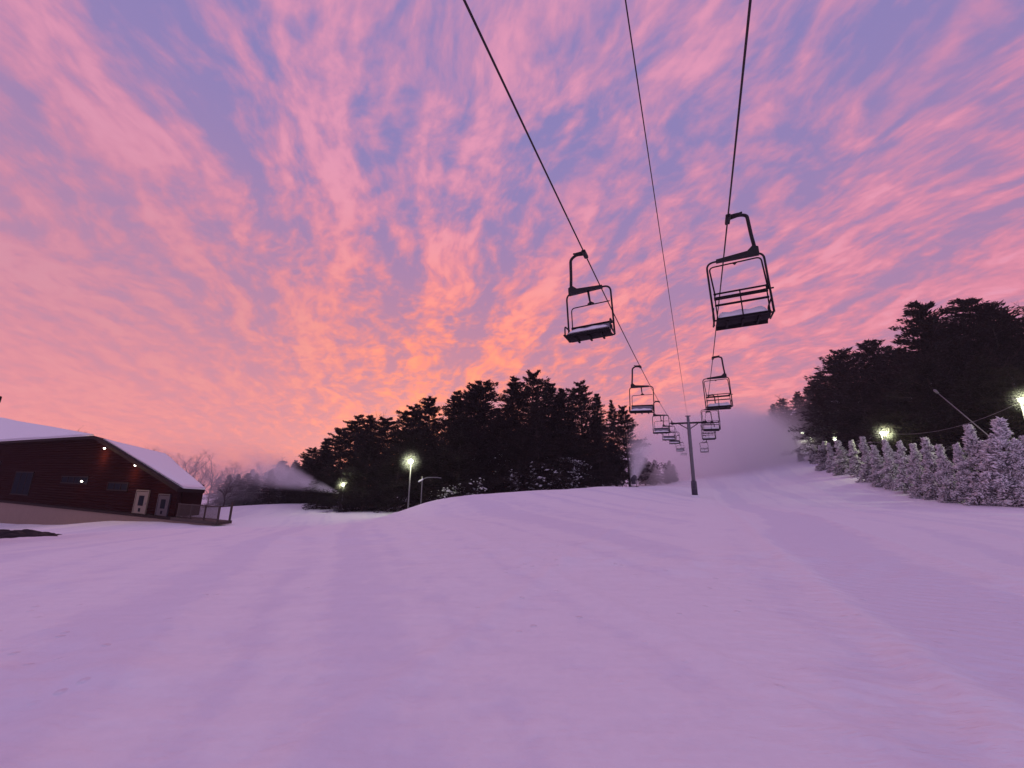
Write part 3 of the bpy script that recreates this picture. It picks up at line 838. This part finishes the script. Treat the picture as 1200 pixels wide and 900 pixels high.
RI = [[57.8,72.8,16.3],[54.6,66.2,8.8],[52.1,61.8,9.6],[52.0,57.3,15.2],[50.9,53.7,13.4],[46.4,48.7,10.1],[46.7,46.7,10.7],[48.9,47.1,10.6],[47.8,43.4,15.0],[45.3,41.3,10.6],[49.2,43.4,10.3],[47.8,39.9,12.5],[45.9,37.4,11.8],[46.8,37.1,13.3],[49.2,38.4,9.7],[46.2,34.9,11.6],[52.4,39.3,10.5],[52.6,38.4,10.2],[53.9,38.1,10.6],[50.2,34.9,9.6]]
LDT = [[-58.4,86,0.8],[-57.8,90,1.9],[-51.2,84,2.5],[-50.4,88,3.7],[-43.2,80,3.7],[-37.2,72,2.3],[-34.2,70,3.5],[-45.9,74,0.4],[-39.0,70,0.8],[-47.6,72,-0.5],[-29.8,64,2.3]]
LB = [[-56.1,70,5.2],[-56.6,74,3.4],[-53.1,72,4.4],[-53.7,76,3.9],[-53.6,80,2.7],[-52.1,82,2.8],[-71.0,68,8.5],[-64.9,72,7.0],[-50.2,85,3.8],[-18.5,64,11.2],[-17.6,66,12.0]]
RB = [[76.0,118,20.3],[72.1,108,20.2],[66.3,92,20.0],[60.9,70,22.3],[60.0,60,20.9],[66.2,48,23.1],[51.4,43,17.9],[71.3,50,24.6],[65.8,86,19.0],[67.3,98,17.6]]

for k_ in range(26):
    q_ = k_ / 25
    y_ = 60 + (k_ * 7 % 11) * 1.9
    az_ = -.70 + .34 * q_
    LDT.append([az_ * y_ , y_, (-.028 + .034 * math.sin(q_ * 3.3) + random.uniform(-.02, .012)) * y_ + 1.7])
for az_, y_, el_ in ((-.70, 66, -.012), (-.675, 69, -.02), (-.65, 65, -.008), (-.63, 70, -.015), (-.60, 67, -.006), (-.72, 72, -.018), (-.575, 68, .0)):
    LDT.append([az_ * y_, y_, el_ * y_ + 1.7])
ck = [1,1,0,0,1,0,0,0,1,0,0,1,0,1,1,0,1,1,0] + ck_extra
for k, (x, y, zt) in enumerate(CS):
    lab = {12: 'tallest dark pine, its crown the summit of the grove behind the snow mound',
           0: 'low dark conifer at the far left tail of the grove',
           15: 'pointed dark conifer on the grove skyline just left of its right shoulder',
           18: 'last dark conifer at the right end of the grove, fading into mist',
           10: 'dark pine on the grove skyline just left of the tallest crown'}.get(k, 'dark conifer silhouetted on the skyline of the grove behind the snow mound')
    parts = (PINES if ck[k] == 0 else SPRUCE)[k % 3]
    plant_top('pine_tree' if ck[k] == 0 else 'spruce_tree', parts, x, y, zt, H0, lab, 'conifers of the central grove', random.uniform(1.05, 1.5) * (.62 if 15 < k < 19 else 1))
for k, (x, y, zt) in enumerate(CI):
    parts = (HEML[k % 2], SPRUCE[k % 3], PINES[(k + 1) % 3])[k % 3]
    h = max(4.5, zt - gz(x, y))
    plant('conifer_tree', parts, x, y, h, H0, 'dark conifer packed low at the front of the central grove', 'front conifers of the central grove', random.uniform(1.1, 1.5) * (1 if h > 8 else 1.25) * (.6 if x > 11 else 1))
FLECK = []
for q_, s_ in enumerate((121, 111, 102)):
    kw = (dict(rad=4.4, nb=180, per=125, ragged=.32, droop=.35, power=.62, bare=.03), dict(rad=3.1, nb=190, per=110, ragged=.28, droop=.35, power=.80), dict(rad=3.7, nb=180, per=125, ragged=.36, droop=.05, power=.60))[q_]
    _, _, _, (P, T) = conifer(s_, h=H0, **kw)
    sel = (P[:, 2] < H0 * .62) & (vnoise(P[:, 0] * .8 + 7, P[:, 2] * .9 + q_ * 5, 41) + .6 * vnoise(P[:, 1] * .8, P[:, 2] * .5, 42) > .22)
    V, F = snow_clumps(P[sel], T[sel], s_ + 9, .28, .05, .15)
    V[:, 2] += .05
    FLECK.append(np_mesh('snow_clumps', V, F, M['snowcap']))
for o in [o for o in COL.objects if o.get('group') == 'front conifers of the central grove' and -8 < o.location.x < 9]:
    cr = [c for c in o.children if c.name.startswith('crown')][0]
    i_ = [HEML[0][1], SPRUCE[0][1], PINES[1][1]].index(cr.data) if cr.data in (HEML[0][1], SPRUCE[0][1], PINES[1][1]) else -1
    if i_ >= 0:
        c = bpy.data.objects.new('snow_clumps', FLECK[i_]); c.scale = cr.scale; link(c, o)
for k, (x, y, zt) in enumerate(RS):
    lab = {11: 'tall dark pine standing above the right forest, left one of its two peaks',
           14: 'tallest dark pine of the right forest, right one of its two peaks',
           0: 'farthest dark conifer of the right forest, fading into mist at its left end'}.get(k, 'dark conifer silhouetted on the skyline of the forest on the right hill')
    parts = (PINES if k in (6, 7, 11, 12, 14, 15) or k % 2 else SPRUCE)[k % 3]
    plant_top('pine_tree' if parts in PINES else 'spruce_tree', parts, x, y, zt, H0, lab, 'conifers of the right hill forest', random.uniform(1.1, 1.5))
for k, (x, y, zt) in enumerate(RI):
    parts = (HEML[k % 2], SPRUCE[k % 3], PINES[(k + 1) % 3])[k % 3]
    plant_top('conifer_tree', parts, x, y, max(zt, gz(x, y) + 5), H0, 'dark conifer inside the right forest behind the frosted trees', 'inner conifers of the right hill forest', random.uniform(1.2, 1.6))
for k, (x, y, zt) in enumerate(LDT):
    parts = (HEML[k % 2], SPRUCE[k % 3], BARES[k % 3])[k % 3]
    bare = k % 3 == 2
    plant_top('bare_tree' if bare else 'conifer_tree', parts, x, y, max(zt, gz(x, y) + 4), 12.0 if bare else H0,
              'hazy leafless tree in the low wood beyond the lodge' if bare else 'hazy low conifer in the wood between lodge and grove', 'hazy leafless trees left of the grove' if bare else 'hazy conifers left of the grove',
              random.uniform(1.1, 1.5), pn=('trunk', 'branches') if bare else ('trunk', 'crown'))
for k, (x, y, zt) in enumerate(LB):
    lab = {6: 'bare treetop peeking over the left roof of the lodge', 7: 'bare treetop peeking over the right roof slope of the lodge',
           9: 'leafless tree in the skyline gap of the grove, left one', 10: 'leafless tree in the skyline gap of the grove, right one'}.get(k, 'tall hazy leafless tree against the glow just right of the lodge')
    plant_top('bare_tree', BARES[k % 3], x, y, zt, 12.0, lab, 'leafless trees beyond the lodge' if k < 9 else 'leafless trees in the grove', random.uniform(.9, 1.2), pn=('trunk', 'branches'))
for k, (x, y, zt) in enumerate(RB):
    lab = {5: 'leafless tree at the right edge beside the tallest pines', 7: 'leafless treetop cut by the right edge, behind the other one'}.get(k, 'leafless tree among the dark conifers of the right hill')
    plant_top('bare_tree', BARES[k % 3], x, y, zt, 12.0, lab, 'leafless trees of the right hill', random.uniform(1.0, 1.3), pn=('trunk', 'branches'))

for k, (x, y, h) in enumerate([(25.2, 73, 4.2), (27.0, 75, 4.6), (28.6, 74, 3.8), (30.4, 77, 4.3), (23.6, 71, 5.0), (31.8, 79, 3.6)]):
    plant('conifer_tree', SPRUCE[k % 3], x, y, h, H0, 'dim low conifer in the mist between grove and lift tower', 'dim conifers in the mist by the lift', random.uniform(1.3, 1.7))
# frosted young conifers along the right edge of the piste
FROST = []
FH = 5.0
for q_, s_ in enumerate((201, 202, 203, 204)):
    tb, V, F, (P, T) = conifer(s_, h=FH, rad=(1.15, .95, 1.3, 1.05)[q_], nb=(80, 88, 72, 82)[q_], per=95, bare=.02, ragged=.42, droop=(.9, .6, 1.1, .8)[q_], leaf=(.28, .09), power=(.74, .62, .82, .68)[q_])
    crown = np_mesh('crown', V, F, M['frostdark'] if s_ != 204 else M['frostdark'])
    Vc, Fc = snow_clumps(P, T, s_ + 7, .80, .03, .09, 2.4)
    FROST.append((tb.mesh('trunk', M['bark']), crown, np_mesh('snow_clumps', Vc, Fc, M['frost'])))
SN = [[55.1,76,5.0],[52.7,70,5.7],[48.3,62,5.9],[45.8,57,6.2],[43.2,52,5.9],[41.4,48,5.9],[39.7,44.5,5.6],[38.5,42,5.1],[38.0,40,5.5],[37.3,38,5.2],[36.5,36,5.2],[36.3,34.5,5.5],[35.6,32.8,4.7],[35.5,31.5,4.8],[35.8,30.6,5.4],[35.8,29.8,4.6],[35.9,29,5.6],[36.0,28.3,5.0],[36.6,28,5.3],[37.6,27.6,5.5]]
for k, (x, y, zt) in enumerate(SN):
    lab = {0: 'uppermost frosted conifer of the row along the piste, fading into mist',
           16: 'tall frosted conifer lit brightly by the lamp at the right edge',
           14: 'pointed frosted conifer just left of the lamplit one, under the long lance'}.get(k, 'snow plastered young conifer in the row edging the right side of the piste')
    plant_top('frosted_conifer', FROST[k % 4], x, y, zt + random.uniform(-.45, .25) + (.1 if k < 8 else -.35) + (.45 if k in (14, 16) else 0) - (.2 if k > 16 else 0), FH, lab, 'frosted conifers edging the piste', random.uniform(.62, .92) * (1.25 if k < 8 else 1), pn=('trunk', 'crown', 'snow_clumps'), sink=.15)
for k in range(16):       # a second, lower row filling the edge behind
    t = k / 15
    x, y = 38.5 + 14 * t + random.uniform(-.6, .6), 27.2 + 42 * t + random.uniform(-.8, .8)
    x += 1.8 * math.sin(t * 3.1)
    plant('frosted_conifer', FROST[(k + 2) % 4], x + .7, y, random.uniform(2.8, 4.0), FH, 'snow plastered conifer tucked in the second row behind the piste edge trees', 'frosted conifers of the second row', random.uniform(1.1, 1.5), pn=('trunk', 'crown', 'snow_clumps'))

# snow laden bushy conifers at the foot of the grove
SHRUB = []
for s_ in (301, 302):
    tb, V, F, (P, T) = conifer(s_, h=4.0, rad=2.0, nb=70, per=60, bare=.02, ragged=.5, droop=1.1, leaf=(.30, .10), power=.4)
    sel = P[:, 0] * (1 if s_ == 301 else -1) + .6 * P[:, 1] > .3
    Vc, Fc = snow_clumps(P[sel], T[sel], s_ + 7, .13, .06, .17)
    SHRUB.append((tb.mesh('trunk', M['bark']), np_mesh('crown', V, F, M['needles']), np_mesh('snow_clumps', Vc, Fc, M['snowcap'])))
for k, (x, y, h, lab) in enumerate([(-5.1, 43.6, 2.2, 'low snow laden conifer behind the mound, heaviest snow on it'), (-6.8, 44.2, 1.9, 'low snow laden conifer beside the bent pipe lance'), (-2.9, 43.8, 2.3, 'low snow laden conifer right of the heaviest laden one'),
      (-.6, 44.6, 3.2, 'snow flecked conifer at the foot of the grove, under its summit'), (1.6, 45.4, 3.6, 'snow flecked conifer at the foot of the grove, centre of its front'), (4.4, 46.4, 3.4, 'snow flecked conifer at the foot of the grove, right of centre'), (-9.2, 45, 2.2, 'snow laden conifer behind the bright left lamp'), (8.4, 49.4, 3.0, 'snow flecked conifer at the foot of the grove near its right end')]):
    plant('snowy_conifer', SHRUB[k % 2], x, y, h + random.uniform(0, .9), 4.0, lab, 'snow laden conifers under the grove', random.uniform(1.1, 1.7), pn=('trunk', 'crown', 'snow_clumps'))

# ------------------------------------------------------------------ lamps
def lamp_post(x, y, zl_, label, power, rb=.24, group='lit floodlights along the piste', col=(.90, 1, .55), aim=None):
    z0 = gz(x, y) - .2
    t = thing('floodlight_post', label, 'lamp', (x, y, z0), 0, group)
    H_ = zl_ - z0
    MB().tube([(0, 0, 0), (0, 0, H_ + .1)], [.085, .06], 10).build('pole', M['galv'], t)
    hd = MB(); hd.box((0, .16, H_ + .18), (.5, .34, .10)); hd.box((0, .10, H_ + .02), (.10, .16, .30))
    hd_o = hd.build('lamp_head', M['galv'], t)
    MB().ball((0, -.16, H_), rb, 1, .8, .9, 14, 10).build('bulb', M['lamp'], hd_o)
    l = bpy.data.lights.new('lamp_light', 'POINT'); l.energy = power; l.color = col; l.shadow_soft_size = .3
    lo = bpy.data.objects.new('lamp_light', l); lo.location = (0, -.62, H_ - .05); link(lo, hd_o)
    return t
lamp_post(-20.2, 49, .14, 'small lit floodlight on a slim pole left of the grove', 300, .17)
lamp_post(-10.5, 42, 2.8, 'bright yellowish floodlight on a pole in front of the grove', 420, .23)
lamp_post(43.3, 46, 6.7, 'bright floodlight above the frosted trees, with wire strung from it', 520, .23)
lamp_post(40.9, 31, 7.8, 'largest floodlight at the right edge, glowing greenish before dark pines', 900, .24)
lamp_post(54.0, 66, 7.9, 'distant floodlight above the frosted row, rightmost of the far cluster', 260, .30)
lamp_post(65.1, 86, 9.7, 'distant floodlight, middle of the far cluster up the piste', 160, .32)
lamp_post(70.2, 95, 11.8, 'distant floodlight, highest of the far cluster up the piste', 160, .33)
lamp_post(76.8, 110, 10.0, 'tiny farthest floodlight on the misty upper slope', 60, .24)

# wire between the two right lamps
a, b = Vector((43.3, 46, 6.75)), Vector((40.9, 31, 7.7))
mb = MB().tube([a.lerp(b, t) - Vector((0, 0, 1.0 * 4 * t * (1 - t))) for t in np.linspace(0, 1, 24)], .022, 6)
tag(mb.build('power_wire', M['galv']), 'sagging pale wire strung between the two right floodlights', 'cable')

# ------------------------------------------------------------------ snow guns
def lance(x, y, top, label):
    z0 = gz(x, y)
    t = thing('snow_lance', label, 'snow gun', (x, y, z0), 0, 'tilted snow lances on the right')
    tp = Vector(top) - Vector((x, y, z0)); piv = Vector((0, 0, 2.2))
    MB().tube([(0, 0, 0), (0, 0, 2.4)], .06, 8).build('stand', M['galv'], t)
    MB().tube([piv - (tp - piv).normalized() * .9, piv, tp], [.05, .05, .035], 8).build('lance_pipe', M['galv'], t)
    hd = MB(); d = (tp - piv).normalized(); hd.tube([tp - d * .1, tp + d * .25], [.09, .11], 10); hd.ball(tp + d * .28, .09); hd.build('nozzle_head', M['galv'], t)
    return t
lance(41.6, 32.5, (39.9, 36, 9.5), 'long pale snow lance tilted left over the frosted trees')
lance(47.2, 35.3, (48.6, 37, 11.5), 'steep pale snow lance rising above the right edge floodlight')

def fan_gun(x, y, rz, label, s=1.0):
    t = thing('snow_gun', label, 'snow gun', (x, y, gz(x, y)), rz, 'snow guns blowing mist')
    b = MB()
    pts, rs = [], []
    d = Vector((0, math.cos(.35), math.sin(.35)))
    for q, r_ in ((-.55, .30), (-.5, .36), (-.1, .37), (.3, .33), (.55, .31)):
        pts.append(Vector((0, 0, 1.0)) + d * q * s); rs.append(r_ * s)
    b.tube(pts, rs, 16); b.build('barrel', M['gun'], t)
    n = MB(); n.tube([Vector((0, 0, 1.0)) + d * .56 * s, Vector((0, 0, 1.0)) + d * .66 * s], .335 * s, 16); n.build('nozzle_ring', M['galv'], t)
    f_ = MB()
    for sx in (-.4, .4): f_.tube([(sx, -.5, .08), (sx * .9, 0, .75), (sx * .9, 0, 1.0)], .04, 8); f_.tube([(sx, -.7, .06), (sx, .6, .06)], .05, 8)
    f_.tube([(-.4, -.5, .1), (.4, -.5, .1)], .04, 8); f_.box((0, -.15, .5), (.5, .4, .35)); f_.build('carriage', M['gun'], t)
    return t
fan_gun(-20.9, 50.5, 1.15, 'small dark snow gun blowing a plume to the left', .8)
fan_gun(15.7, 51.6, -.5, 'small dark snow gun on the crest blowing mist by the grove', .9)

# bent pipe stand next to the bright lamp
px_, py_ = -9.0, 41.0
pz = gz(px_, py_)
t = thing('pipe_hydrant', 'pale bent pipe on a post right of the bright left lamp', 'pipe', (px_, py_, pz))
MB().tube([(0, 0, 0), (.0, 0, 2.6 + (-1.9 - pz) + .6)], .05, 8).build('post', M['galv'], t)
zt_ = 1.05 - pz
MB().tube(rounded([(-.35, -.1, zt_ - .28), (.35, 0, zt_ + .12), (1.3, .1, zt_ + .16), (1.9, .1, zt_ + .1)], .3), .045, 8).build('bent_pipe', M['galv'], t)
MB().tube([(-.36, -.1, zt_ - .29), (.1, -.03, zt_ - .02)], .075, 8).build('snow_layer', M['snowcap'], t)

# ------------------------------------------------------------------ mist and haze
def mist(name, label, loc, size, rz, dens, seed, tilt=0.0, nscale=1.6, lo=.25, hi=.75, col=(1, .97, 1), cone=False, floor=True):
    mb = MB(); mb.ball((0, 0, 0), 1.0, 1, 1, 1, 24, 16)
    m, g = new_mat(name)
    tc = g.n('ShaderNodeTexCoord').outputs['Object']
    d = g.vm('LENGTH', tc)
    fall = g.smooth(d, 1.0, .25)
    if name == 'lamp_bloom': fall = g.m('POWER', g.smooth(d, 1.0, 0.0), 2.0)
    n = g.noise(g.vm('ADD', tc, (seed * 1.7, seed * .9, seed * 2.3)), nscale, 3, .6)
    n = g.smooth(n, lo, hi)
    de = g.m('MULTIPLY', g.m('MULTIPLY', fall, n), dens)
    if cone:                                   # plume: thin and dense at the gun (x = -1), wide and thin at the far end
        sp = g.n('ShaderNodeSeparateXYZ', {0: tc})
        u = g.m('MULTIPLY_ADD', sp.outputs[0], .5, .5)
        rad = g.m('SQRT', g.m('ADD', g.m('MULTIPLY', sp.outputs[1], sp.outputs[1]), g.m('MULTIPLY', sp.outputs[2], sp.outputs[2])))
        rr_ = g.m('DIVIDE', rad, g.m('MULTIPLY_ADD', u, .82, .035))
        fall = g.smooth(rr_, 1.0, .1)
        fall = g.m('MULTIPLY', fall, g.smooth(u, 1.0, .45))
        fall = g.m('DIVIDE', fall, g.m('MULTIPLY_ADD', u, 5.0, .22))
        de = g.m('MULTIPLY', g.m('MULTIPLY', fall, g.m('MULTIPLY_ADD', n, .6, .4)), dens)
    v = g.n('ShaderNodeVolumePrincipled', {'Color': (*col, 1), 'Density': de, 'Anisotropy': 0.1})
    g.n('ShaderNodeOutputMaterial', {'Volume': v.outputs[0]})
    m.cycles.homogeneous_volume = False
    m.cycles.volume_step_rate = .22 if cone else .7
    o = mb.build(name, m)
    o.location = loc; o.scale = size; o.rotation_euler = (0, tilt, rz)
    tag(o, label, 'mist', kind='stuff')
    return o
mist('snow_mist', 'pale bank of blown snow mist covering the piste behind the tower', (46, 92, 6.5), (23, 30, 14), -.45, .22, 1, nscale=1.6, lo=.1, hi=.65)
mist('snow_mist', 'thick low white mist on the upper right piste', (54, 99, 7.5), (16, 28, 12), -.5, .32, 4, nscale=1.4, lo=.05, hi=.7)
mist('snow_mist', 'mist drifting over the right end of the grove', (26, 66, 4.0), (12, 10, 10), -.4, .085, 2, nscale=1.5)
mist('snow_mist', 'thin mist in front of the left end of the right forest', (57, 80, 9.0), (11, 15, 11), -.5, .035, 7, nscale=1.6, lo=.2, hi=.75)
mist('snow_mist', 'mist drifting in the low wood between lodge and grove', (-46, 66, 1.0), (22, 13, 7.5), .3, .085, 5, nscale=1.7)
mist('snow_plume', 'white plume shooting left from the small snow gun', (-30.2, 54.0, 1.0), (9.6, 5.4, 4.6), math.pi - .36, 1.7, 3, tilt=-.20, cone=True, nscale=3)
mist('snow_plume', 'white plume rising from the snow gun on the crest', (18.0, 56.0, 4.4), (6.8, 4.2, 4.2), 1.05, 2.4, 6, tilt=-.66, cone=True, nscale=3)
for k, (x, y, z, r_, dn) in enumerate([(-10.5, 41.7, 2.8, 1.7, .16), (-20.2, 48.6, .14, 1.2, .16), (43.3, 45.6, 6.7, 1.7, .16), (40.9, 30.6, 7.8, 1.5, .14)]):  # added volume balls imitating lens bloom around the lamps
    lab = ('added halo imitating lens bloom around the bright left floodlight', 'added halo imitating lens bloom around the small left floodlight', 'added halo imitating lens bloom around the floodlight with the wire', 'added halo imitating lens bloom around the right edge floodlight')[k]
    mist('lamp_bloom', lab, (x, y, z), (r_, r_, r_), 0, dn, k, nscale=1.2, lo=-.6, hi=.6)

hz = MB()
x0, x1, y0, y1, z0, z1 = -306, 306, -306, 306, float(gzv.min()) - 1.0, max(float(gzv.max()), 26.0) + 1.0
hz.add([(x0, y0, z0), (x1, y0, z0), (x1, y1, z0), (x0, y1, z0), (x0, y0, z1), (x1, y0, z1), (x1, y1, z1), (x0, y1, z1)],
       [(0, 3, 2, 1), (4, 5, 6, 7), (0, 1, 5, 4), (1, 2, 6, 5), (2, 3, 7, 6), (3, 0, 4, 7)])
m, g = new_mat('haze_air')
v = g.n('ShaderNodeVolumePrincipled', {'Color': (.94, .90, .95, 1), 'Density': .0003, 'Anisotropy': .15})
g.n('ShaderNodeOutputMaterial', {'Volume': v.outputs[0]})
m.cycles.homogeneous_volume = True
o = hz.build('haze', m); tag(o, kind='stuff')

# ------------------------------------------------------------------ sky
W = bpy.data.worlds.new('World'); S.world = W; W.use_nodes = True
g = G(W.node_tree)
SUN_AZ, SUN_EL = R(-13), R(1.5)            # azimuth from +Y towards +X: dawn sun just at the ridge
dirv = g.n('ShaderNodeTexCoord').outputs['Generated']
sp = g.n('ShaderNodeSeparateXYZ', {0: dirv})
z = g.m('MAXIMUM', sp.outputs[2], 0.0)
den = g.m('ADD', z, .20)
P = g.xyz(g.m('DIVIDE', sp.outputs[0], den), g.m('DIVIDE', sp.outputs[1], den), 0.0)
sa = R(-13)                               # cloud streets run towards the glow
ca_, sn_ = math.cos(sa), math.sin(sa)
across = g.vm('DOT_PRODUCT', P, (ca_, -sn_, 0)); along = g.vm('DOT_PRODUCT', P, (sn_, ca_, 0))
warp = g.noise(P, 1.6, 2, .5, out=1)
wsp = g.n('ShaderNodeSeparateXYZ', {0: g.vm('SUBTRACT', warp, (.5, .5, .5))})
a2 = g.m('MULTIPLY_ADD', wsp.outputs[0], .28, across); l2 = g.m('MULTIPLY_ADD', wsp.outputs[1], .28, along)
def layer(sx, sy, off, det=4, rough=.55, dist=0.0, shear=0.0):
    v = g.xyz(g.m('MULTIPLY_ADD', l2, shear, g.m('MULTIPLY', a2, sx)), g.m('MULTIPLY', l2, sy), off)
    return g.noise(v, 1.0, det, rough, dist)
patch = layer(1.3, .6, 3.4, 2)                       # where the deck is thick or thin
streets = layer(6.4, .9, 12.6, 3, .55)                # bands converging on the glow
puffs = layer(13.0, 7.2, 7.0, 5, .57, .15, 1.2)        # single cloudlets
rip = layer(25.0, 17.0, 1.0, 3, .55, .2, 6.0)          # fine ripples
cov = g.m('ADD', g.m('ADD', g.m('MULTIPLY', patch, .24), g.m('MULTIPLY', streets, .42)), g.m('ADD', g.m('MULTIPLY', puffs, .46), g.m('MULTIPLY', rip, .20)))
sp2 = sp.outputs[0]
# the deck veils over to an even sheet low on the left
veil = g.m('MULTIPLY', g.smooth(sp2, -.20, -.70), g.smooth(z, .78, .22))
cov = g.m('MULTIPLY_ADD', veil, .035, cov)
cl = g.smooth(cov, .575, .765)
core = g.smooth(cov, .685, .82)
# glow around the hidden sun
sdir = (math.sin(SUN_AZ), math.cos(SUN_AZ), 0.12)
L_ = math.sqrt(sum(c * c for c in sdir)); sdir = tuple(c / L_ for c in sdir)
dp = g.m('MAXIMUM', g.vm('DOT_PRODUCT', dirv, sdir), 0.0)
near = g.m('POWER', dp, 5.0)
wide = g.m('POWER', dp, 2.0)
low = g.smooth(z, .80, .10)
vlow = g.smooth(z, .36, .02)
lz = g.m('MULTIPLY', near, g.smooth(z, .66, .24))
# clear sky between the clouds
gap = g.mix(low, (.25, .21, .475), (.45, .22, .37))
gap = g.mix(g.m('MULTIPLY', vlow, .80), gap, (.72, .235, .29))
gap = g.mix(g.m('MULTIPLY', lz, .55), gap, (.60, .21, .27))
# lit undersides
cc = g.mix(low, (.60, .262, .44), (.78, .235, .325))
cc = g.mix(g.m('MULTIPLY', low, wide), cc, (.94, .255, .28))
cc = g.mix(lz, cc, (1.05, .27, .175))
hot = g.mix(g.m('MULTIPLY', low, wide), (.76, .31, .47), (1.02, .315, .27))
hot = g.mix(lz, hot, (1.15, .345, .185))
cc = g.mix(core, cc, hot)
sky = g.mix(g.m('MULTIPLY', cl, g.m('MULTIPLY_ADD', veil, -.35, 1.0)), gap, cc)
# the veil itself, dusky mauve, and a pink cast over everything on the left
sky = g.mix(g.m('MULTIPLY', veil, .45), sky, g.mix(vlow, (.50, .24, .37), (.81, .268, .305)))
# behind the viewer the sky is still dusky
back = g.smooth(sp.outputs[1], .15, -.5)
sky = g.mix(g.m('MULTIPLY', g.smooth(z, .80, .97), .55), sky, (.30, .27, .58))
sky = g.mix(g.m('MULTIPLY', back, .75), sky, (.48, .43, .72))
bg = g.n('ShaderNodeBackground', {'Color': sky, 'Strength': 1.0})
ns = g.n('ShaderNodeTexSky', sky_type='NISHITA')
ns.sun_disc = False; ns.sun_elevation = SUN_EL; ns.sun_rotation = SUN_AZ; ns.altitude = 400
bg2 = g.n('ShaderNodeBackground', {'Color': ns.outputs[0], 'Strength': .02})
ad = g.n('ShaderNodeAddShader', {0: bg.outputs[0], 1: bg2.outputs[0]})
g.n('ShaderNodeOutputWorld', {'Surface': ad.outputs[0]})
W.cycles.sampling_method = 'MANUAL'; W.cycles.sample_map_resolution = 512

sl = bpy.data.lights.new('sun', 'SUN'); sl.energy = .12; sl.angle = R(25); sl.color = (1, .55, .5)
so = bpy.data.objects.new('sun', sl); link(so)
sv = Vector((math.sin(SUN_AZ), math.cos(SUN_AZ), math.tan(R(14)))).normalized()
so.rotation_euler = sv.to_track_quat('Z', 'Y').to_euler()

# ------------------------------------------------------------------ camera and render settings
cd = bpy.data.cameras.new('camera'); cd.sensor_width = 36; cd.lens = 36 * 460 / 1200; cd.clip_start = .05; cd.clip_end = 3000
co = bpy.data.objects.new('camera', cd); link(co)
co.matrix_world = Matrix.Translation((0, 0, CAM_H)) @ Matrix.Rotation(R(90 + 12.8), 4, 'X') @ Matrix.Rotation(R(.6), 4, 'Z')
S.camera = co
S.render.engine = 'CYCLES'
vs = S.view_settings
vs.view_transform = 'Standard'; vs.look = 'None'; vs.exposure = 0.0; vs.gamma = 1.0; vs.use_curve_mapping = False
cy = S.cycles
cy.max_bounces = 8; cy.diffuse_bounces = 3; cy.glossy_bounces = 2; cy.transmission_bounces = 2; cy.volume_bounces = 5; cy.transparent_max_bounces = 8
cy.volume_step_rate = 1.0; cy.volume_max_steps = 160
cy.use_denoising = True
cy.sample_clamp_indirect = 4.0
